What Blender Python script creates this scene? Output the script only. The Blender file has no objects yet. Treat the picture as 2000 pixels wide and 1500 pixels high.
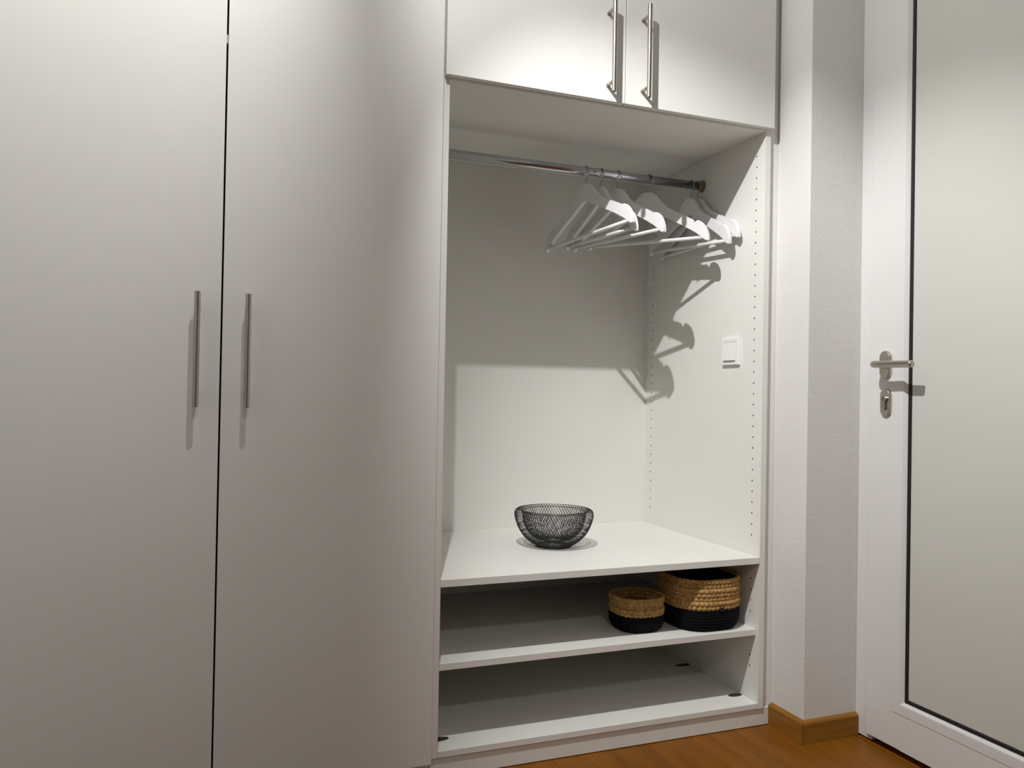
import bpy, bmesh, math, random
from math import sin, cos, pi, radians
from mathutils import Vector, Matrix, Quaternion

random.seed(7)
scene = bpy.context.scene
COL = scene.collection

# ------------------------------------------------------------------ camera
F_PX = 1535.95
cam_data = bpy.data.cameras.new('camera')
cam = bpy.data.objects.new('camera', cam_data)
COL.objects.link(cam)
scene.camera = cam
cam_data.sensor_fit = 'HORIZONTAL'
cam_data.sensor_width = 36.0
cam_data.lens = 36.0 * F_PX / 2000.0
cam_data.clip_start = 0.02
yaw, pitch, roll = radians(20.9302), radians(0.6159), radians(1.02)
fw = Vector((sin(yaw) * cos(pitch), cos(yaw) * cos(pitch), sin(pitch)))
rt = fw.cross(Vector((0, 0, 1))).normalized()
up = rt.cross(fw)
r2 = cos(roll) * rt + sin(roll) * up
u2 = -sin(roll) * rt + cos(roll) * up
M = Matrix((r2, u2, -fw)).transposed().to_4x4()
M.translation = Vector((-0.5392, -1.8779, 0.9573))
cam.matrix_world = M

# ------------------------------------------------------------------ world, lamps, exposure
world = bpy.data.worlds.new('world')
scene.world = world
world.use_nodes = True
world.node_tree.nodes['Background'].inputs[0].default_value = (0.8, 0.82, 0.85, 1)
world.node_tree.nodes['Background'].inputs[1].default_value = 0.02


def spot(name, loc, target, power, angle, blend, radius, col=(1.0, 0.992, 0.985)):
    d = bpy.data.lights.new(name, 'SPOT')
    d.energy = power
    d.spot_size = radians(angle)
    d.spot_blend = blend
    d.shadow_soft_size = radius
    d.color = col
    o = bpy.data.objects.new(name, d)
    COL.objects.link(o)
    o.location = loc
    v = Vector(target) - Vector(loc)
    o.rotation_euler = v.to_track_quat('-Z', 'Y').to_euler()
    return o


# three heads of one ceiling spot fitting in front of the wardrobe
def head(name, x, aim, power, half, blend):
    loc = Vector((x, -0.785, 2.52))
    spot(name, loc, loc + Vector(aim), power, half * 2, blend, 0.009)


head('ceiling_spot_niche', -0.275, (1.02, 0.49, -1.54), 129, 31.5, 0.70)
head('ceiling_spot_wardrobe', -0.360, (-1.35, 1.002, -0.95), 47, 59.4, 0.72)
head('ceiling_spot_cabinet', -0.275, (1.80, 1.35, -1.10), 38, 44.0, 0.55)

spot('ceiling_spot_hall', (-0.45, -2.95, 2.55), (-0.45, -2.70, 0.0), 34, 150, 0.6, 0.03)

vs = scene.view_settings
vs.view_transform = 'Standard'
vs.look = 'None'
vs.gamma = 1.0
vs.use_curve_mapping = False
vs.exposure = 0.0


# ------------------------------------------------------------------ materials
def mat(name, color, rough=0.5, metal=0.0, noise=None, bump=None, spec=0.5, coat=0.0):
    """noise=(scale, amount, stretch) colour mottling; bump=(scale, strength, distance)."""
    m = bpy.data.materials.new(name)
    m.use_nodes = True
    nt = m.node_tree
    b = nt.nodes['Principled BSDF']
    b.inputs['Roughness'].default_value = rough
    b.inputs['Metallic'].default_value = metal
    b.inputs['Specular IOR Level'].default_value = spec
    if coat:
        b.inputs['Coat Weight'].default_value = coat
    c = (*color, 1)
    tc = nt.nodes.new('ShaderNodeTexCoord')
    if noise:
        sc, amt, st = noise
        mp = nt.nodes.new('ShaderNodeMapping')
        mp.inputs['Scale'].default_value = st
        nt.links.new(tc.outputs['Object'], mp.inputs['Vector'])
        nz = nt.nodes.new('ShaderNodeTexNoise')
        nz.inputs['Scale'].default_value = sc
        nz.inputs['Detail'].default_value = 4
        nt.links.new(mp.outputs['Vector'], nz.inputs['Vector'])
        rp = nt.nodes.new('ShaderNodeValToRGB')
        rp.color_ramp.elements[0].position = 0.3
        rp.color_ramp.elements[1].position = 0.7
        rp.color_ramp.elements[0].color = (*[x * (1 - amt) for x in color], 1)
        rp.color_ramp.elements[1].color = (*[min(1, x * (1 + amt)) for x in color], 1)
        nt.links.new(nz.outputs['Fac'], rp.inputs['Fac'])
        nt.links.new(rp.outputs['Color'], b.inputs['Base Color'])
    else:
        b.inputs['Base Color'].default_value = c
    if bump:
        sc, strength, dist = bump
        nz = nt.nodes.new('ShaderNodeTexNoise')
        nz.inputs['Scale'].default_value = sc
        nz.inputs['Detail'].default_value = 3
        nt.links.new(tc.outputs['Object'], nz.inputs['Vector'])
        bp = nt.nodes.new('ShaderNodeBump')
        bp.inputs['Strength'].default_value = strength
        bp.inputs['Distance'].default_value = dist
        nt.links.new(nz.outputs['Fac'], bp.inputs['Height'])
        nt.links.new(bp.outputs['Normal'], b.inputs['Normal'])
    return m


def wood_mat(name, c1, c2, scale=(9, 0.9, 9), rough=0.38, fine=1.0):
    m = bpy.data.materials.new(name)
    m.use_nodes = True
    nt = m.node_tree
    b = nt.nodes['Principled BSDF']
    b.inputs['Roughness'].default_value = rough
    b.inputs['Specular IOR Level'].default_value = 0.2
    tc = nt.nodes.new('ShaderNodeTexCoord')
    oi = nt.nodes.new('ShaderNodeObjectInfo')
    ad = nt.nodes.new('ShaderNodeVectorMath')
    ad.operation = 'ADD'
    sc = nt.nodes.new('ShaderNodeVectorMath')
    sc.operation = 'SCALE'
    sc.inputs['Scale'].default_value = 7.3
    cx = nt.nodes.new('ShaderNodeCombineXYZ')
    for i in range(3):
        nt.links.new(oi.outputs['Random'], cx.inputs[i])
    nt.links.new(cx.outputs[0], sc.inputs[0])
    nt.links.new(tc.outputs['Object'], ad.inputs[0])
    nt.links.new(sc.outputs[0], ad.inputs[1])
    mp = nt.nodes.new('ShaderNodeMapping')
    mp.inputs['Scale'].default_value = scale
    nt.links.new(ad.outputs[0], mp.inputs['Vector'])
    n1 = nt.nodes.new('ShaderNodeTexNoise')
    n1.inputs['Scale'].default_value = 1.0
    n1.inputs['Detail'].default_value = 5
    n1.inputs['Distortion'].default_value = 0.6
    nt.links.new(mp.outputs[0], n1.inputs['Vector'])
    mp2 = nt.nodes.new('ShaderNodeMapping')
    mp2.inputs['Scale'].default_value = [s * 9 * fine for s in scale]
    nt.links.new(ad.outputs[0], mp2.inputs['Vector'])
    n2 = nt.nodes.new('ShaderNodeTexNoise')
    n2.inputs['Scale'].default_value = 1.0
    n2.inputs['Detail'].default_value = 3
    nt.links.new(mp2.outputs[0], n2.inputs['Vector'])
    mx = nt.nodes.new('ShaderNodeMath')
    mx.operation = 'MULTIPLY_ADD'
    mx.inputs[1].default_value = 0.35
    nt.links.new(n2.outputs['Fac'], mx.inputs[0])
    m3 = nt.nodes.new('ShaderNodeMath')
    m3.operation = 'MULTIPLY'
    m3.inputs[1].default_value = 0.65
    nt.links.new(n1.outputs['Fac'], m3.inputs[0])
    nt.links.new(m3.outputs[0], mx.inputs[2])
    rp = nt.nodes.new('ShaderNodeValToRGB')
    rp.color_ramp.elements[0].position = 0.36
    rp.color_ramp.elements[1].position = 0.64
    rp.color_ramp.elements[0].color = (*c1, 1)
    rp.color_ramp.elements[1].color = (*c2, 1)
    nt.links.new(mx.outputs[0], rp.inputs['Fac'])
    nt.links.new(rp.outputs[0], b.inputs['Base Color'])
    bp = nt.nodes.new('ShaderNodeBump')
    bp.inputs['Strength'].default_value = 0.08
    bp.inputs['Distance'].default_value = 0.001
    nt.links.new(n2.outputs['Fac'], bp.inputs['Height'])
    nt.links.new(bp.outputs[0], b.inputs['Normal'])
    return m


LAM = mat('white_laminate', (0.79, 0.785, 0.745), 0.55, noise=(6, 0.012, (1, 1, 1)), bump=(900, 0.05, 0.0004), spec=0.35)
LAM_DOOR = mat('door_laminate', (0.775, 0.768, 0.735), 0.60, noise=(3, 0.012, (1, 1, 1)), bump=(700, 0.06, 0.0005), spec=0.22)
PLASTER = mat('white_plaster', (0.715, 0.70, 0.68), 0.85, noise=(4, 0.015, (1, 1, 1)), bump=(170, 0.30, 0.003), spec=0.15)
PAINT = mat('white_paint', (0.80, 0.79, 0.77), 0.9, noise=(2, 0.02, (1, 1, 1)), bump=(90, 0.2, 0.002), spec=0.1)
UPVC = mat('white_door_plastic', (0.70, 0.69, 0.68), 0.38, noise=(3, 0.01, (1, 1, 1)), spec=0.45)
PANEL = mat('door_infill', (0.575, 0.575, 0.535), 0.45, noise=(3, 0.012, (1, 1, 1)), bump=(500, 0.05, 0.0005), spec=0.35)
RUBBER = mat('black_rubber', (0.006, 0.006, 0.007), 0.6, noise=(40, 0.2, (1, 1, 1)))
STEEL = mat('brushed_steel', (0.43, 0.40, 0.365), 0.24, 1.0, noise=(60, 0.08, (6, 6, 0.3)), bump=(300, 0.05, 0.0003))
STEEL_DOOR = mat('satin_steel', (0.50, 0.47, 0.42), 0.30, 1.0, noise=(60, 0.08, (1, 0.2, 1)))
CHROME = mat('chrome', (0.52, 0.54, 0.57), 0.20, 1.0, noise=(30, 0.04, (0.2, 1, 1)))
BRASS = mat('tarnished_flange', (0.32, 0.24, 0.13), 0.35, 1.0, noise=(60, 0.3, (1, 1, 1)))
HOOKM = mat('hook_wire', (0.45, 0.45, 0.44), 0.25, 1.0, noise=(60, 0.1, (1, 1, 1)))
HANGER = mat('white_lacquer', (0.79, 0.785, 0.785), 0.38, noise=(20, 0.012, (1, 1, 1)), spec=0.45)
SWITCH = mat('switch_plastic', (0.86, 0.85, 0.845), 0.30, noise=(20, 0.01, (1, 1, 1)))
WIRE = mat('black_wire', (0.010, 0.010, 0.011), 0.42, noise=(60, 0.2, (1, 1, 1)), spec=0.5)
HOLE = mat('drilled_board', (0.10, 0.075, 0.05), 0.9, noise=(200, 0.3, (1, 1, 1)))
CAPM = mat('dark_brown_cap', (0.035, 0.028, 0.02), 0.7, noise=(90, 0.4, (1, 1, 1)))
BLACKROPE = mat('black_rope', (0.0025, 0.0025, 0.0035), 0.85, noise=(300, 0.5, (1, 1, 1)), bump=(500, 0.4, 0.001), spec=0.2)
INNER_BLACK = mat('black_inner', (0.004, 0.004, 0.005), 0.9, noise=(200, 0.4, (1, 1, 1)))  # near-black for the inside of the large basket
STRAW = mat('seagrass_rope', (0.46, 0.275, 0.095), 0.75, noise=(130, 0.42, (1, 1, 1)), bump=(420, 0.6, 0.0015), spec=0.25)
TAGM = mat('black_tag', (0.01, 0.01, 0.01), 0.7, noise=(200, 0.3, (1, 1, 1)))
FLOORW = wood_mat('floor_wood', (0.165, 0.056, 0.0045), (0.255, 0.092, 0.008), (14, 1.2, 14), 0.45)
BASEW_Y = wood_mat('baseboard_wood_long', (0.23, 0.098, 0.013), (0.32, 0.15, 0.027), (60, 4, 60), 0.4)
BASEW_X = wood_mat('baseboard_wood_wide', (0.23, 0.098, 0.013), (0.32, 0.15, 0.027), (4, 60, 60), 0.4)
DARKGAP = mat('dark_joint', (0.02, 0.012, 0.006), 0.9, noise=(90, 0.3, (1, 1, 1)))
BUMPER = mat('grey_buffer', (0.45, 0.46, 0.45), 0.5, noise=(90, 0.05, (1, 1, 1)))


# ------------------------------------------------------------------ helpers
def link(name, me, m, parent=None, smooth=False):
    if m is not None and not me.materials:
        me.materials.append(m)
    if smooth:
        for p in me.polygons:
            p.use_smooth = True
    o = bpy.data.objects.new(name, me)
    COL.objects.link(o)
    if parent is not None:
        o.parent = parent
        o.matrix_parent_inverse = Matrix.Translation(-world_loc(parent))
    return o


def world_loc(o):
    v = Vector(o.location)
    return v


def mesh_from_bm(name, bm):
    me = bpy.data.meshes.new(name)
    bmesh.ops.recalc_face_normals(bm, faces=bm.faces)
    bm.to_mesh(me)
    bm.free()
    return me


def bm_box(bm, x0, x1, y0, y1, z0, z1, bevel=0.0, seg=1):
    r = bmesh.ops.create_cube(bm, size=1.0)
    vs_ = r['verts']
    for v in vs_:
        v.co = Vector(((x0 + x1) / 2 + v.co.x * (x1 - x0), (y0 + y1) / 2 + v.co.y * (y1 - y0), (z0 + z1) / 2 + v.co.z * (z1 - z0)))
    if bevel:
        es = list({e for v in vs_ for e in v.link_edges})
        bmesh.ops.bevel(bm, geom=es, offset=bevel, segments=seg, profile=0.5, affect='EDGES')


def box(name, x0, x1, y0, y1, z0, z1, m, parent=None, bevel=0.0006, seg=1):
    """geometry kept relative to the parent's world location (parents are unrotated)."""
    bm = bmesh.new()
    bm_box(bm, x0, x1, y0, y1, z0, z1, bevel, seg)
    return link(name, mesh_from_bm(name, bm), m, parent)


def bm_tube(bm, pts, rad, sides=10, cap=True, closed=False):
    """round tube along a polyline; rad may be a list"""
    n = len(pts)
    pts = [Vector(p) for p in pts]
    rings = []
    prev = None
    for i, p in enumerate(pts):
        if closed:
            t = (pts[(i + 1) % n] - pts[i - 1]).normalized()
        else:
            a = pts[max(i - 1, 0)]
            b = pts[min(i + 1, n - 1)]
            t = (b - a).normalized()
        if prev is None:
            ref = Vector((0, 0, 1)) if abs(t.z) < 0.9 else Vector((1, 0, 0))
            nrm = (ref - t * ref.dot(t)).normalized()
        else:
            nrm = (prev - t * prev.dot(t)).normalized()
        prev = nrm
        bn = t.cross(nrm)
        r = rad[i] if isinstance(rad, (list, tuple)) else rad
        rings.append([bm.verts.new(p + (nrm * cos(2 * pi * k / sides) + bn * sin(2 * pi * k / sides)) * r) for k in range(sides)])
    m = n if closed else n - 1
    for i in range(m):
        A, B = rings[i], rings[(i + 1) % n]
        for k in range(sides):
            bm.faces.new((A[k], A[(k + 1) % sides], B[(k + 1) % sides], B[k]))
    if cap and not closed:
        bm.faces.new(rings[0][::-1])
        bm.faces.new(rings[-1])


def bm_extrude_outline(bm, pts2, to3, t0, t1):
    """closed 2D outline extruded between t0 and t1; to3(u, v, t) -> Vector"""
    A = [bm.verts.new(to3(u, v, t0)) for u, v in pts2]
    B = [bm.verts.new(to3(u, v, t1)) for u, v in pts2]
    n = len(pts2)
    fa = bm.faces.new(A)
    fb = bm.faces.new(B[::-1])
    for i in range(n):
        bm.faces.new((A[i], B[i], B[(i + 1) % n], A[(i + 1) % n]))
    return fa, fb


def thing(name, loc, label, cat, group=None):
    o = bpy.data.objects.new(name, None)
    COL.objects.link(o)
    o.location = loc
    o.empty_display_size = 0.05
    o['label'] = label
    o['category'] = cat
    if group:
        o['group'] = group
    return o


def struct(o):
    o['kind'] = 'structure'
    return o


# ------------------------------------------------------------------ measures (metres)
W = 0.9593          # inside width of the open section
D = 0.6586          # its depth
ZUP = 1.7314        # underside of the upper cabinet
ZC = 2.58           # ceiling
XP0 = 1.0152        # side face of the wall corner
XP1 = 1.2009        # right wall plane
YP = -0.1231        # front face of the wall corner
YFIL = 0.0136
XL = 1.1906         # door leaf face
YD = -0.019         # cabinet door faces
XLEFT = -1.075      # left wall
YREAR = -5.2

# ------------------------------------------------------------------ room shell
fl = struct(box('floor', XLEFT - 0.1, 1.40, YREAR - 0.1, 0.80, -0.12, -0.012, DARKGAP, None, 0))
pw = 0.1965
px = XP1 - 0.0114 - pw
k = 0
while px + pw > XLEFT:
    x0 = max(px, XLEFT)
    ys = -0.28 - 0.43 * (k % 3)
    cuts = [0.03, ys - 0.35, ys - 1.65, YREAR]
    for a, b_ in zip(cuts[:-1], cuts[1:]):
        box('floor_plank', x0 + 0.00012, px + pw - 0.00012, b_ + 0.00012, a - 0.00012, -0.012, 0.0, FLOORW, fl, 0.0003)
    px -= pw
    k += 1
box('threshold_strip', XP1 - 0.0074, XP1 + 0.060, -1.09, YP - 0.0145, -0.012, 0.0012, FLOORW, fl, 0.0008)

struct(box('ceiling', XLEFT - 0.1, 1.40, YREAR - 0.1, 0.80, ZC, ZC + 0.1, PAINT, None, 0))
struct(box('wall_left', XLEFT - 0.1, XLEFT, YREAR, 0.75, 0, ZC, PAINT, None, 0))
struct(box('wall_rear', XLEFT, XP1, YREAR - 0.1, YREAR, 0, ZC, PAINT, None, 0))
struct(box('wall_back', XLEFT, 1.40, 0.70, 0.80, 0, ZC, PAINT, None, 0))
# wall corner beside the wardrobe
struct(box('wall_corner', XP0, 1.40, YP, 0.70, 0, ZC, PLASTER, None, 0.002, 2))
# right wall: stretch past the door and lintel above it
DOOR_TOP = 2.44
Y_DOOR_END = -1.10
struct(box('wall_right', XP1, 1.40, YREAR, Y_DOOR_END, 0, ZC, PLASTER, None, 0))
struct(box('wall_lintel', XP1, 1.40, Y_DOOR_END, YP, DOOR_TOP, ZC, PLASTER, None, 0))

# baseboards of the wall corner: profile with a small chamfer, mitred at the corner
HB, BT = 0.0622, 0.0141


def baseboard(name, p0, p1, out, m, mit0, mit1):
    bm = bmesh.new()
    p0, p1, out = Vector(p0), Vector(p1), Vector(out)
    t = (p1 - p0).normalized()
    prof = [(0, 0), (BT, 0), (BT, HB - 0.008), (BT - 0.002, HB - 0.004), (0.004, HB), (0, HB)]
    A = [bm.verts.new(p0 + out * d + Vector((0, 0, z)) + t * (mit0 * d)) for d, z in prof]
    B = [bm.verts.new(p1 + out * d + Vector((0, 0, z)) + t * (mit1 * d)) for d, z in prof]
    n = len(prof)
    bm.faces.new(A)
    bm.faces.new(B[::-1])
    for i in range(n):
        bm.faces.new((A[i], A[(i + 1) % n], B[(i + 1) % n], B[i]))
    return struct(link(name, mesh_from_bm(name, bm), m))


baseboard('baseboard_left', (XP0 - 0.0003, 0.0055, 0.0003), (XP0 - 0.0003, YP, 0.0003), (-1, 0, 0), BASEW_Y, 0, 0.97)
baseboard('baseboard_front', (XP0, YP - 0.0003, 0.0003), (XP1 - 0.001, YP - 0.0003, 0.0003), (0, -1, 0), BASEW_X, -0.97, 0)

# filler strip between wardrobe and wall
struct(box('trim_1', W + 0.0185, XP0 - 0.0004, YFIL, YFIL + 0.019, 0.0535, ZC - 0.001, LAM))

# ------------------------------------------------------------------ entrance door
dr = thing('door_1', (XP1, YP, 0), 'white plastic door with a grey infill panel and steel lever handle', 'door')
dr['kind'] = 'structure'
YLF = -0.1727                      # near edge of the leaf
YLE = -1.045
ZLB, ZLT = 0.0225, 2.38
# frame jambs and head
bm = bmesh.new()
bm_box(bm, XP1, XP1 + 0.07, YLF - 0.012, YP - 0.0005, 0.0060, DOOR_TOP, 0.0015)
bm_box(bm, XP1, XP1 + 0.07, Y_DOOR_END, YLE + 0.012, 0.0005, DOOR_TOP, 0.0015)
bm_box(bm, XP1, XP1 + 0.07, YLE + 0.012, YLF - 0.012, ZLT - 0.012, DOOR_TOP, 0.0015)
link('door_frame', mesh_from_bm('door_frame', bm), UPVC, dr)
# leaf: stiles and rails with a stepped face
YG, ZG = -0.289, 0.144             # opening for the bead
YG2, ZG2 = YLE + 0.116, ZLT - 0.12
lf = box('leaf', XL, XL + 0.06, YG, YLF, ZLB, ZLT, UPVC, dr, 0.002, 2)
box('stile', XL, XL + 0.06, YLE, YG2, ZLB, ZLT, UPVC, lf, 0.002, 2)
box('rail', XL, XL + 0.06, YG2, YG, ZLB, ZG, UPVC, lf, 0.0005)
box('rail', XL, XL + 0.06, YG2, YG, ZG2, ZLT, UPVC, lf, 0.0005)


def ring_strip(name, prof, ya, yb, za, zb, m, parent):
    """mitred rectangular ring in the door plane; prof = [(inset, depth)] closed, ya > yb"""
    bm = bmesh.new()
    corners = [(ya, za, -1, 1), (yb, za, 1, 1), (yb, zb, 1, -1), (ya, zb, -1, -1)]
    rings = []
    for (y, z, sy, sz) in corners:
        rings.append([bm.verts.new((XL + d, y + sy * i, z + sz * i)) for i, d in prof])
    n = len(prof)
    for c in range(4):
        A, B = rings[c], rings[(c + 1) % 4]
        for q in range(n):
            bm.faces.new((A[q], A[(q + 1) % n], B[(q + 1) % n], B[q]))
    return link(name, mesh_from_bm(name, bm), m, parent)


# raised inner field of the leaf profile (fine line next to the bead)
ring_strip('profile_lip', [(-0.026, 0.0004), (-0.025, -0.0012), (0.0, -0.0012), (0.0, 0.0004)], YG, YG2, ZG, ZG2, UPVC, lf)
ring_strip('glazing_bead', [(0.0, 0.0), (0.0015, 0.0), (0.0075, 0.0065), (0.0085, 0.008), (0.0085, 0.04), (0.0, 0.04)], YG, YG2, ZG, ZG2, UPVC, lf)
ring_strip('gasket', [(0.0083, 0.0075), (0.0095, 0.0055), (0.0160, 0.0065), (0.0185, 0.0098), (0.0185, 0.04), (0.0083, 0.04)], YG, YG2, ZG, ZG2, RUBBER, lf)
pn = box('infill_panel', XL + 0.0095, XL + 0.042, YG2 + 0.012, YG - 0.012, ZG + 0.012, ZG2 - 0.012, PANEL, lf, 0)
pn['label'] = 'light grey infill panel'


def oval_plate(name, yc, zc, w, h, depth, m, parent):
    bm = bmesh.new()
    n = 14
    r = w / 2

    def outline(s):
        pts = []
        for i in range(n + 1):
            a = pi * i / n
            pts.append((r * s * cos(a), (h / 2 - r) + r * s * sin(a)))
        for i in range(n + 1):
            a = pi + pi * i / n
            pts.append((r * s * cos(a), -(h / 2 - r) + r * s * sin(a)))
        return pts
    loops = []
    for s, d in ((1, 0), (1, depth - 0.0025), (0.95, depth - 0.0008), (0.86, depth)):
        loops.append([bm.verts.new((XL - d, yc + y, zc + z)) for y, z in outline(s)])
    for A, B in zip(loops[:-1], loops[1:]):
        for i in range(len(A)):
            bm.faces.new((A[i], A[(i + 1) % len(A)], B[(i + 1) % len(A)], B[i]))
    bm.faces.new(loops[-1])
    bm.faces.new(loops[0][::-1])
    return link(name, mesh_from_bm(name, bm), m, parent)


YH, ZH = -0.231, 1.052
ros = oval_plate('handle_rosette', YH, ZH, 0.036, 0.075, 0.010, STEEL_DOOR, dr)
bm = bmesh.new()
pts = [(XL - 0.008, YH, ZH - 0.001), (XL - 0.040, YH, ZH - 0.001)]
for i in range(1, 9):
    a = (pi / 2) * i / 8
    pts.append((XL - 0.040 - 0.016 * sin(a), YH - 0.016 * (1 - cos(a)), ZH - 0.001))
pts += [(XL - 0.056, YH - 0.05, ZH - 0.002), (XL - 0.056, YH - 0.10, ZH - 0.0025), (XL - 0.056, YH - 0.1295, ZH - 0.003), (XL - 0.056, YH - 0.131, ZH - 0.003), (XL - 0.056, YH - 0.134, ZH - 0.003)]
rad = [0.0095] * (len(pts) - 1) + [0.0078]
bm_tube(bm, pts, rad, 18)
lev = link('door_lever', mesh_from_bm('door_lever', bm), STEEL_DOOR, dr, True)
YK, ZK = -0.233, 0.948
cyl = oval_plate('lock_rosette', YK, ZK, 0.034, 0.074, 0.009, STEEL_DOOR, dr)
# profile cylinder: round barrel with a tail, keyhole slot
bm = bmesh.new()
kp = []
for i in range(21):
    a = radians(-60) + radians(300) * i / 20
    kp.append((0.0085 * cos(a), 0.009 + 0.0085 * sin(a)))
kp += [(-0.005, -0.016)]
for i in range(1, 8):
    a = pi + pi * i / 8
    kp.append((0.005 * cos(a), -0.016 + 0.005 * sin(a)))
kp += [(0.005, -0.016)]
bm_extrude_outline(bm, kp, lambda u, v, t: Vector((XL - t, YK - u, ZK + v)), 0.006, 0.0145)
lk = link('lock_cylinder', mesh_from_bm('lock_cylinder', bm), STEEL, cyl)
bm = bmesh.new()
bm_box(bm, XL - 0.0149, XL - 0.012, YK - 0.0011, YK + 0.0011, ZK + 0.004, ZK + 0.014)
link('keyhole', mesh_from_bm('keyhole', bm), RUBBER, cyl)

# ------------------------------------------------------------------ bar handles (shared builder)
HS = 0.037      # bar centre to door face
HL = 0.2502


def bar_handle(xc, zc, parent):
    bm = bmesh.new()
    r = 0.0062
    pts = [(xc, YD - HS, zc + q) for q in (-HL / 2, -HL / 2 + 0.0005, -HL / 2 + 0.0012, HL / 2 - 0.0012, HL / 2 - 0.0005, HL / 2)]
    bm_tube(bm, pts, [r - 0.0005, r, r, r, r, r - 0.0005], 24)
    for s in (-1, 1):
        zz = zc + s * 0.096
        bm_tube(bm, [(xc, YD + 0.0005, zz), (xc, YD - HS, zz)], 0.0050, 16)
    me = mesh_from_bm('handle', bm)
    o = link('handle', me, STEEL, parent)
    for p in me.polygons:
        p.use_smooth = len(p.vertices) == 4
    o['label'] = 'brushed steel bar handle'
    return o


# ------------------------------------------------------------------ tall wardrobe on the left
XG = -0.5204
XDR = -0.0213
ZDB = 0.0487
XWL = -1.045
tw = thing('tall_wardrobe', (XG, 0.0, 0), 'tall white wardrobe with two full-height doors and long steel handles', 'wardrobe')
box('side_panel', XWL, XWL + 0.019, 0, D, 0.0535, ZC - 0.005, LAM, tw)
box('side_panel', -0.0405, -0.0196, 0, D, 0.0535, ZC - 0.005, LAM, tw)
box('back_panel', XWL + 0.019, -0.0405, D - 0.01, D, 0.0535, ZC - 0.005, LAM, tw)
box('bottom_panel', XWL + 0.019, -0.0405, 0.0, D - 0.01, 0.0535, 0.0725, LAM, tw)
box('top_panel', XWL + 0.019, -0.0405, 0.0, D - 0.01, ZC - 0.024, ZC - 0.005, LAM, tw)
box('plinth', XWL, -0.0205, 0.006, 0.022, 0.0022, 0.053, LAM, tw)
d1 = box('door', XWL + 0.001, XG - 0.0020, YD, -0.0012, ZDB, ZC - 0.008, LAM_DOOR, tw, 0.0008, 2)
d2 = box('door', XG + 0.0020, XDR, YD, -0.0012, ZDB, ZC - 0.008, LAM_DOOR, tw, 0.0008, 2)
bar_handle(-0.5705, 0.9137 + HL / 2, d1)
bar_handle(-0.4660, 0.9137 + HL / 2, d2)
box('door_buffer', XG - 0.004, XG + 0.004, -0.012, -0.0005, 1.726, 1.746, BUMPER, tw, 0.001)

# ------------------------------------------------------------------ open coat section
S1, S2 = 0.0396, 0.6147
ZF = 1.3819
Z1T, Z1B = 0.4911, 0.4721
Z2T, Z2B = 0.2798, 0.2620
ZBT, ZBB = 0.0691, 0.0528
ow = thing('open_wardrobe_section', (W / 2, 0.0, 0), 'white open coat niche with chrome rail above wide low shelves', 'wardrobe')
box('side_panel', -0.019, 0.0, 0, D, ZBB, ZUP, LAM, ow)


def drilled_panel(name, x, t, y0, y1, z0, z1, cols, z_top, pitch, count, skip, hr, hd, parent):
    """board whose inner face (at x, facing -X) carries rows of real blind holes"""
    bm = bmesh.new()
    cell = 0.012
    xs = x

    def quad(ya, yb, za, zb):
        bm.faces.new([bm.verts.new((xs, a, b)) for a, b in ((ya, za), (ya, zb), (yb, zb), (yb, za))])
    hole_faces = []
    yy = y0
    for c in cols:
        quad(yy, c - cell / 2, z0, z1)
        yy = c + cell / 2
        zc_ = [z_top - pitch * i for i in range(count)]
        zc_ = [z for z in zc_ if not any(a < z < b for a, b in skip)]
        zz = z1
        for z in zc_:
            quad(c - cell / 2, c + cell / 2, z + cell / 2, zz)
            zz = z - cell / 2
            n = 12
            ring = [bm.verts.new((xs, c + hr * cos(2 * pi * i / n), z + hr * sin(2 * pi * i / n))) for i in range(n)]
            deep = [bm.verts.new((xs + hd, v.co.y, v.co.z)) for v in ring]
            sq = []
            for i in range(n):
                a = 2 * pi * i / n
                m_ = max(abs(cos(a)), abs(sin(a)))
                sq.append(bm.verts.new((xs, c + cell / 2 * cos(a) / m_, z + cell / 2 * sin(a) / m_)))
            for i in range(n):
                j = (i + 1) % n
                bm.faces.new((sq[i], sq[j], ring[j], ring[i]))
                hole_faces.append(bm.faces.new((ring[i], ring[j], deep[j], deep[i])))
            # fill the square's corners cut by the 12-gon sampling
            for sx, sy in ((1, 1), (-1, 1), (-1, -1), (1, -1)):
                cv = bm.verts.new((xs, c + sx * cell / 2, z + sy * cell / 2))
                near = sorted(sq, key=lambda v: (v.co - cv.co).length)[:2]
                bm.faces.new((cv, near[0], near[1]))
            hole_faces.append(bm.faces.new(deep))
        quad(c - cell / 2, c + cell / 2, z0, zz)
    quad(yy, y1, z0, z1)
    # the other five sides
    def face(*vs4):
        bm.faces.new([bm.verts.new(v) for v in vs4])
    X = x + t
    face((x, y0, z0), (x, y0, z1), (X, y0, z1), (X, y0, z0))
    face((x, y1, z0), (X, y1, z0), (X, y1, z1), (x, y1, z1))
    face((X, y0, z0), (X, y0, z1), (X, y1, z1), (X, y1, z0))
    face((x, y0, z1), (x, y1, z1), (X, y1, z1), (X, y0, z1))
    face((x, y0, z0), (X, y0, z0), (X, y1, z0), (x, y1, z0))
    for f in hole_faces:
        f.material_index = 1
    me = bpy.data.meshes.new(name)
    bm.to_mesh(me)
    bm.free()
    me.materials.append(LAM)
    me.materials.append(HOLE)
    return link(name, me, None, parent)


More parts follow.
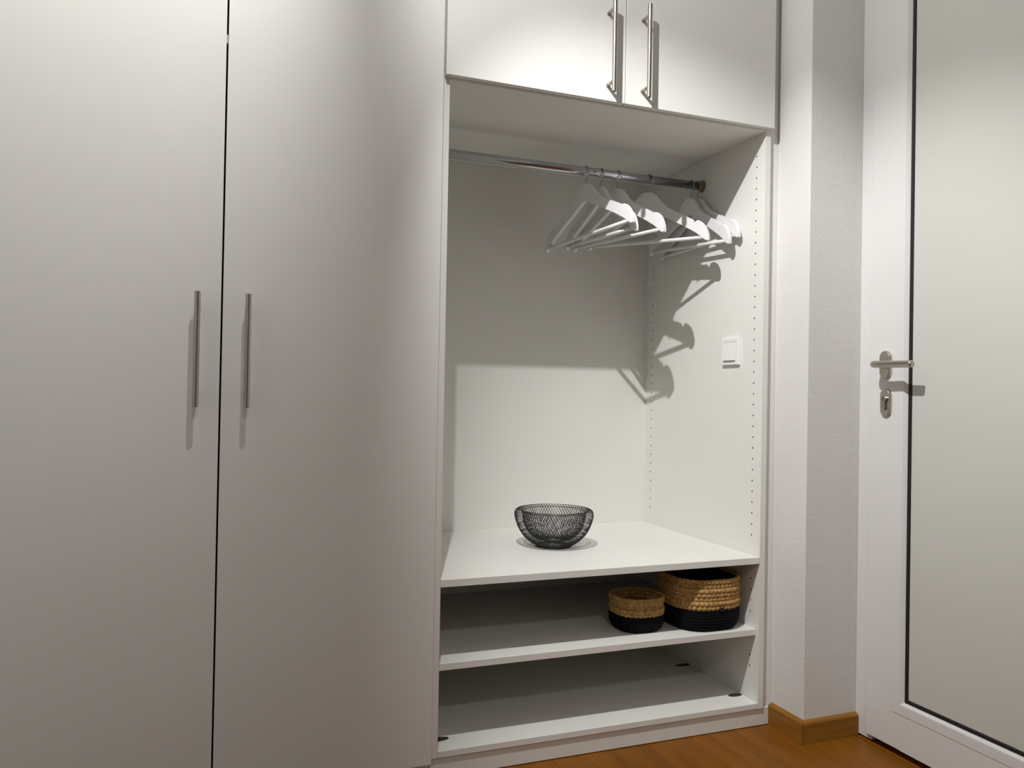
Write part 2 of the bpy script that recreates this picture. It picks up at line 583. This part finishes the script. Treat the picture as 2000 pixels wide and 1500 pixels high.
drilled_panel('side_panel', W, 0.018, 0.0, D, ZBB, ZUP, (S1, S2), ZF + 9 * 0.032, 0.032, 48,
              [(Z1B - 0.025, Z1T + 0.045), (Z2B - 0.035, Z2T + 0.022)], 0.0026, 0.012, ow)
box('back_panel', 0.0, W, D, D + 0.008, ZBB, ZUP, LAM, ow, 0)
box('shelf', 0.0003, W - 0.0003, 0.0, D, Z1B, Z1T, LAM, ow, 0.0008)
box('shelf', 0.0003, W - 0.0003, 0.013, D, Z2B, Z2T, LAM, ow, 0.0008)
box('bottom_panel', 0.0003, W - 0.0003, 0.0, D, ZBB, ZBT, LAM, ow, 0.0008)
box('plinth', -0.0195, XP0 - 0.0004, 0.006, 0.022, 0.0022, ZBB - 0.0004, LAM, ow)


# flat dark caps over the levelling-foot holes in the bottom board
def foot_cap(xc, yc, rx, ry, a0, a1):
    bm = bmesh.new()
    n = 16
    pts = [(xc + rx * cos(a0 + (a1 - a0) * i / n), yc + ry * sin(a0 + (a1 - a0) * i / n)) for i in range(n + 1)]
    bm_extrude_outline(bm, pts, lambda u, v, t: Vector((u, v, t)), ZBT - 0.0002, ZBT + 0.0012)
    o = link('foot_cap', mesh_from_bm('foot_cap', bm), CAPM, ow)
    o['label'] = 'dark brown oval foot cap'


foot_cap(0.018, 0.066, 0.030, 0.012, 0, 2 * pi * 0.97)
foot_cap(0.935, 0.073, 0.0235, 0.011, 0, 2 * pi * 0.97)
foot_cap(0.931, 0.345, 0.026, 0.010, 0, 2 * pi * 0.97)

# clothes rail
YR, ZR, RR = 0.3165, 1.6474, 0.0132
bm = bmesh.new()
bm_tube(bm, [(0.0005, YR, ZR), (0.56, YR, ZR), (W - 0.0005, YR, ZR)], RR, 40)
me = mesh_from_bm('clothes_rail', bm)
rail = link('clothes_rail', me, CHROME, ow, True)
rail['label'] = 'chrome clothes rail'


def flange(x0, x1):
    bm = bmesh.new()
    bm_tube(bm, [(x0, YR, ZR), (x0 + (x1 - x0) * 0.25, YR, ZR), (x0 + (x1 - x0) * 0.35, YR, ZR), (x1, YR, ZR)], [0.0195, 0.0192, 0.0162, 0.0158], 28)
    return link('rail_flange', mesh_from_bm('rail_flange', bm), BRASS, rail)


flange(W, W - 0.013)
flange(0.0, 0.013)
bm = bmesh.new()
bm_tube(bm, [(0.5575, YR - RR + 0.0010, ZR - 0.002), (0.5575, YR - RR - 0.0004, ZR - 0.002)], 0.0027, 12)
link('set_screw', mesh_from_bm('set_screw', bm), HOLE, rail)
bm = bmesh.new()
bm_tube(bm, [(W + 0.002, 0.323, 1.609), (W - 0.0012, 0.323, 1.609)], 0.0032, 12)
link('screw', mesh_from_bm('screw', bm), HOLE, ow)

# ------------------------------------------------------------------ upper cabinet
ZUD = 1.7376
uc = thing('upper_cabinet', (W / 2, 0.0, ZUP), 'white double-door wall cabinet above the open coat niche', 'cabinet')
zt = ZC - 0.005
box('bottom_panel', -0.019, W + 0.018, 0.0, D, ZUP + 0.0003, ZUP + 0.019, LAM, uc)
box('side_panel', -0.019, 0.0, 0.0, D, ZUP + 0.019, zt, LAM, uc)
box('side_panel', W, W + 0.018, 0.0, D, ZUP + 0.019, zt, LAM, uc)
box('back_panel', 0.0, W, D - 0.01, D, ZUP + 0.019, zt, LAM, uc)
box('top_panel', 0.0, W, 0.0, D - 0.01, zt - 0.019, zt, LAM, uc)
u1 = box('door', -0.0148, 0.4814, YD, -0.0008, ZUD, zt - 0.003, LAM_DOOR, uc, 0.0008, 2)
u2_ = box('door', 0.4838, 0.9749, YD, -0.0008, ZUD, zt - 0.003, LAM_DOOR, uc, 0.0008, 2)
bar_handle(0.4288, 1.7485 + HL / 2, u1)
bar_handle(0.5335, 1.7485 + HL / 2, u2_)

# ------------------------------------------------------------------ light switch on the niche wall
ls = thing('light_switch', (W, 0.144, 1.096), 'white square rocker light switch on the niche side wall', 'light switch')
Ys, Zs = 0.144, 1.0955
bm = bmesh.new()
h = 0.0415
ho = 0.0295
# frame as a square ring with a rounded outer edge
outer = [(-h, -h), (h, -h), (h, h), (-h, h)]
loops = []
for sc_, d in ((1.0, 0.0002), (1.0, 0.0075), (0.965, 0.0100), (ho / h, 0.0100), (ho / h, 0.0005)):
    loops.append([bm.verts.new((W - d, Ys + y * sc_, Zs + z * sc_)) for y, z in outer])
for A, B in zip(loops[:-1], loops[1:]):
    for i in range(4):
        bm.faces.new((A[i], A[(i + 1) % 4], B[(i + 1) % 4], B[i]))
link('frame', mesh_from_bm('frame', bm), SWITCH, ls)
bm = bmesh.new()
a = 0.0285
tp, bt = 0.0105, 0.0155   # rocker pressed in at the top, proud at the bottom
v = [bm.verts.new(c) for c in (
    (W - 0.001, Ys - a, Zs - a), (W - 0.001, Ys + a, Zs - a), (W - 0.001, Ys + a, Zs + a), (W - 0.001, Ys - a, Zs + a),
    (W - bt, Ys - a, Zs - a), (W - bt, Ys + a, Zs - a), (W - tp, Ys + a, Zs + a), (W - tp, Ys - a, Zs + a))]
for f in ((0, 1, 2, 3), (4, 5, 6, 7), (0, 1, 5, 4), (1, 2, 6, 5), (2, 3, 7, 6), (3, 0, 4, 7)):
    bm.faces.new([v[i] for i in f])
bmesh.ops.bevel(bm, geom=list(bm.edges), offset=0.0006, segments=1, affect='EDGES')
link('rocker', mesh_from_bm('rocker', bm), SWITCH, ls)

# ------------------------------------------------------------------ coat hangers
LH = 0.449 / 2


def hanger_meshes():
    s = LH / 0.2245
    top = [(0.0, -0.056), (0.012, -0.0572), (0.022, -0.061), (0.031, -0.068), (0.040, -0.0785), (0.050, -0.0905), (0.062, -0.1020), (0.078, -0.1125),
           (0.100, -0.1240), (0.125, -0.1360), (0.150, -0.1485), (0.1655, -0.1565), (0.1700, -0.1590), (0.1706, -0.1665), (0.1740, -0.1700), (0.1785, -0.1690), (0.1800, -0.1640), (0.1812, -0.1610),
           (0.190, -0.1630), (0.200, -0.1695), (0.210, -0.1800), (0.218, -0.1945), (0.2235, -0.2110), (0.2245, -0.2240)]
    bot = [(0.2190, -0.2262), (0.2100, -0.2215), (0.2010, -0.2130), (0.180, -0.1985), (0.150, -0.1815), (0.120, -0.1660), (0.090, -0.1510), (0.060, -0.1365), (0.035, -0.1235), (0.018, -0.1145), (0.006, -0.1085)]
    right = top + bot
    left = [(-u, z) for u, z in reversed(right) if u > 0]
    outline = [(u * s, z) for u, z in right + left]
    bm = bmesh.new()
    th = 0.0062
    fa, fb = bm_extrude_outline(bm, outline, lambda u, v, t: Vector((t, -u, v)), -th, th)
    edges = list(fa.edges) + list(fb.edges)
    bmesh.ops.bevel(bm, geom=edges, offset=0.0016, segments=2, profile=0.6, affect='EDGES', clamp_overlap=True)
    bmesh.ops.triangulate(bm, faces=[f for f in bm.faces if len(f.verts) > 4])
    body = mesh_from_bm('shoulder', bm)
    bm = bmesh.new()
    bm_tube(bm, [(0, 0.205 * s, -0.2145), (0, 0.1, -0.2150), (0, -0.1, -0.2150), (0, -0.205 * s, -0.2145)], 0.0056, 12)
    bar = mesh_from_bm('trouser_bar', bm)
    bm = bmesh.new()
    R = 0.0190
    cz = 0.0015 - R
    pts = []
    for i in range(25):
        a_ = radians(205) - radians(250) * i / 24
        pts.append((0, -R * cos(a_), cz + R * sin(a_)))
    y_, z_ = pts[-1][1], pts[-1][2]
    pts += [(0, y_ * 0.62, z_ - 0.0058), (0, y_ * 0.25, z_ - 0.0110), (0, 0, -0.046), (0, 0, -0.060)]
    bm_tube(bm, pts, 0.0016, 8)
    hook = mesh_from_bm('hook', bm)
    for me_ in (bar, hook):
        for p in me_.polygons:
            p.use_smooth = True
    body.materials.append(HANGER)
    bar.materials.append(HANGER)
    hook.materials.append(HOOKM)
    return body, bar, hook


hb_, hbar, hhook = hanger_meshes()
hang = [
    (0.5310, 10.35, 2.86, 'white wooden hanger at the left end of the row on the rail'),
    (0.5851, 1.86, -1.85, 'white wooden hanger second from left on the rail, mostly hidden behind its neighbour'),
    (0.6440, 10.66, -0.72, 'white wooden hanger third from left on the rail'),
    (0.7552, 28.32, -2.14, 'white wooden hanger turned most towards the viewer, hanging alone mid-row'),
    (0.9150, 1.37, -4.15, 'white wooden hanger fifth from left, the lower one of the two by the side wall'),
    (0.9395, -0.3, 0.61, 'white wooden hanger at the right end of the rail, against the side wall'),
]
for X, th, ti, lab in hang:
    e = thing('coat_hanger', (X, YR, ZR + RR + 0.0002), lab, 'hanger', 'white hangers on the chrome rail')
    for nm, me_ in (('shoulder', hb_), ('trouser_bar', hbar), ('hook', hhook)):
        o = bpy.data.objects.new(nm, me_)
        COL.objects.link(o)
        o.parent = e
    # local -Y is the front end of the hanger
    e.rotation_mode = 'QUATERNION'
    e.rotation_quaternion = Quaternion((0, 0, 1), radians(th)) @ Quaternion((1, 0, 0), -radians(ti))

# ------------------------------------------------------------------ black wire bowl
BX, BY, BZ = 0.447, 0.322, Z1T
bw = thing('wire_bowl', (BX, BY, BZ), 'black double-walled wire mesh bowl on the white shelf', 'bowl')


def smooth_profile(P, n):
    """Catmull-Rom resample of (r, z) points"""
    out = []
    m_ = len(P) - 1
    for i in range(n + 1):
        t = i / n * m_
        k_ = min(int(t), m_ - 1)
        f = t - k_
        p0, p1, p2, p3 = P[max(k_ - 1, 0)], P[k_], P[k_ + 1], P[min(k_ + 2, m_)]
        out.append(tuple(0.5 * ((2 * b) + (-a + c) * f + (2 * a - 5 * b + 4 * c - d) * f * f + (-a + 3 * b - 3 * c + d) * f ** 3) for a, b, c, d in zip(p0, p1, p2, p3)))
    return out


outer_p = [(0.0535, 0.003), (0.066, 0.010), (0.085, 0.024), (0.101, 0.043), (0.112, 0.064), (0.1185, 0.084), (0.1205, 0.097), (0.1185, 0.107), (0.112, 0.1125), (0.105, 0.1125)]
inner_p = [(0.105, 0.1125), (0.0995, 0.109), (0.0975, 0.102), (0.0955, 0.085), (0.090, 0.063), (0.079, 0.044), (0.062, 0.0285), (0.042, 0.0205), (0.020, 0.0190)]


def wire_wall(name, P, n_str, turn, nseg, wr):
    prof = smooth_profile(P, nseg)
    L = [0]
    for (a, b), (c, d) in zip(prof[:-1], prof[1:]):
        L.append(L[-1] + math.hypot(c - a, d - b))
    # equal-angle diamonds: rotation grows with ds / r
    acc = [0]
    for i in range(1, len(prof)):
        rm = max(0.03, (prof[i][0] + prof[i - 1][0]) / 2)
        acc.append(acc[-1] + (L[i] - L[i - 1]) / rm)
    sc = turn
    bm = bmesh.new()
    for sgn in (1, -1):
        for s in range(n_str):
            a0 = 2 * pi * s / n_str
            pts = []
            for (r, z), t in zip(prof, acc):
                a_ = a0 + sgn * t * sc
                pts.append((BX + r * cos(a_), BY + r * sin(a_), BZ + z))
            bm_tube(bm, pts, wr, 4, cap=False)
    me_ = bpy.data.meshes.new(name)
    bm.to_mesh(me_)
    bm.free()
    o = link(name, me_, WIRE, bw)
    o['kind'] = 'stuff'
    return o


wire_wall('outer_mesh', outer_p, 84, 0.52, 22, 0.00062)
wire_wall('inner_mesh', inner_p, 72, 0.52, 20, 0.00062)


def ring(name, r, z, wr):
    bm = bmesh.new()
    pts = [(BX + r * cos(2 * pi * i / 72), BY + r * sin(2 * pi * i / 72), BZ + z) for i in range(72)]
    bm_tube(bm, pts, wr, 8, closed=True)
    return link(name, mesh_from_bm(name, bm), WIRE, bw, True)


ring('base_ring', 0.0535, 0.0023, 0.0023)
ring('rim_ring', 0.0985, 0.1065, 0.0010)
bm = bmesh.new()
for i in range(13):
    y_ = -0.048 + 0.008 * i
    half = math.sqrt(max(0, 0.0525 ** 2 - y_ ** 2))
    if half < 0.006:
        continue
    bm_tube(bm, [(BX - half, BY + y_, BZ + 0.0034), (BX + half, BY + y_, BZ + 0.0034)], 0.0006, 4, cap=False)
    bm_tube(bm, [(BX + y_, BY - half, BZ + 0.0034), (BX + y_, BY + half, BZ + 0.0034)], 0.0006, 4, cap=False)
ob = link('base_mesh', mesh_from_bm('base_mesh', bm), WIRE, bw)
ob['kind'] = 'stuff'


# ------------------------------------------------------------------ rope baskets
def rounded_path(a, b, r, n):
    """n points spread evenly along a rounded rectangle with half sizes a, b"""
    segs = []
    r = min(r, a * 0.98, b * 0.98)
    straight = [2 * (a - r), 2 * (b - r)]
    per = 2 * sum(straight) + 2 * pi * r
    out = []
    for i in range(n):
        s = per * i / n
        x, y, ang = -(a - r), -b, 0.0
        done = False
        for sd in range(4):
            ln = straight[sd % 2]
            if s <= ln:
                x += cos(ang) * s
                y += sin(ang) * s
                done = True
                break
            x += cos(ang) * ln
            y += sin(ang) * ln
            s -= ln
            arc = pi * r / 2
            cx_, cy_ = x - sin(ang) * r, y + cos(ang) * r
            if s <= arc:
                t = ang - pi / 2 + s / r
                x, y = cx_ + r * cos(t), cy_ + r * sin(t)
                done = True
                break
            ang += pi / 2
            t = ang - pi / 2
            x, y = cx_ + r * cos(t), cy_ + r * sin(t)
            s -= arc
        out.append((x, y))
    return out, per


def rope_coil(cx, cy, a, b, cr, z, r0, m, parent, phase, plait=True):
    path, per = rounded_path(a, b, cr, 10)
    knots = max(12, int(per / (0.0135 if plait else 0.009)))
    n = knots * (6 if plait else 4)
    path, per = rounded_path(a, b, cr, n)
    sides = 8
    bm = bmesh.new()
    rings = []
    for i, (x, y) in enumerate(path):
        x0, y0 = path[i - 1]
        x1, y1 = path[(i + 1) % n]
        t = Vector((x1 - x0, y1 - y0, 0)).normalized()
        nr = Vector((t.y, -t.x, 0))
        ph = 2 * pi * i / n * knots + phase
        ringv = []
        for k_ in range(sides):
            al = 2 * pi * k_ / sides
            amp = 0.24 if plait else 0.10
            rr = r0 * (1 + amp * sin(ph + (1.6 if sin(al) > 0 else -1.6) * sin(al)) * (0.5 + 0.5 * cos(al)) + 0.05 * sin(3.7 * i + phase * 5))
            off = nr * cos(al) * rr * 0.85 + Vector((0, 0, 1)) * sin(al) * rr * 1.08
            ringv.append(bm.verts.new(Vector((cx + x, cy + y, z)) + off))
        rings.append(ringv)
    for i in range(n):
        A, B = rings[i], rings[(i + 1) % n]
        for k_ in range(sides):
            bm.faces.new((A[k_], A[(k_ + 1) % sides], B[(k_ + 1) % sides], B[k_]))
    return link('rope_coil', mesh_from_bm('rope_coil', bm), m, parent, True)


def basket(name, label, cx, cy, a, b, cr, height, black_h, n_nat, n_blk, inner_shell):
    z0 = Z2T
    e = thing(name, (cx, cy, z0), label, 'basket', 'rope baskets on the lower shelf')
    zb = z0 + 0.0008
    pb = black_h / n_blk
    for i in range(n_blk):
        z = zb + pb * (i + 0.5)
        f = min(1.0, (i + 0.35) / max(1, n_blk * 0.62))
        ins = 0.022 * (1 - math.sqrt(max(0, 1 - (1 - f) ** 2)))
        rope_coil(cx, cy, a - ins - pb * 0.45, b - ins - pb * 0.45, max(0.02, cr - ins), z, pb * 0.56, BLACKROPE, e, i * 1.3, False)
    pn_ = (height - black_h) / n_nat
    for i in range(n_nat):
        z = zb + black_h + pn_ * (i + 0.5)
        w = 0.0015 * sin(i * 2.1)
        rope_coil(cx, cy, a - pn_ * 0.45 + w, b - pn_ * 0.45 + w, cr, z, pn_ * 0.56, STRAW, e, i * 2.4)
    # floor of the basket
    bm = bmesh.new()
    pts, _ = rounded_path(a - 0.022, b - 0.022, cr - 0.01, 48)
    bm_extrude_outline(bm, [(cx + x, cy + y) for x, y in pts], lambda u, v, t: Vector((u, v, t)), zb, zb + 0.008)
    link('base', mesh_from_bm('base', bm), BLACKROPE, e)
    if inner_shell:  # thin black shell that makes the basket's inside black
        bm = bmesh.new()
        pts, _ = rounded_path(a - 0.0135, b - 0.0135, cr - 0.01, 64)
        lo = [bm.verts.new((cx + x * 0.94, cy + y * 0.94, zb + 0.010)) for x, y in pts]
        hi = [bm.verts.new((cx + x, cy + y, zb + height - 0.004)) for x, y in pts]
        li = [bm.verts.new((cx + x * 0.975, cy + y * 0.975, zb + height - 0.004)) for x, y in pts]
        l2 = [bm.verts.new((cx + x * 0.915, cy + y * 0.915, zb + 0.012)) for x, y in pts]
        nn = len(pts)
        for A, B in ((lo, hi), (hi, li), (li, l2)):
            for i in range(nn):
                bm.faces.new((A[i], A[(i + 1) % nn], B[(i + 1) % nn], B[i]))
        bm.faces.new(l2)
        bm.faces.new(lo[::-1])
        lo_ = link('inner_shell', mesh_from_bm('inner_shell', bm), INNER_BLACK, e)
    return e


lb = basket('rope_basket', 'large woven seagrass basket with black lower half, against the side wall', 0.838, 0.130, 0.109, 0.112, 0.080, 0.148, 0.062, 7, 8, True)
sb = basket('rope_basket', 'small woven seagrass basket with black lower half, left of the larger one', 0.632, 0.138, 0.075, 0.075, 0.058, 0.097, 0.046, 5, 7, False)
# little sewn tag on the front of the large basket
o = box('sewn_tag', 0.836, 0.850, 0.0150, 0.0175, Z2T + 0.060, Z2T + 0.071, TAGM, lb, 0.0004)
o['label'] = 'small black sewn tag'
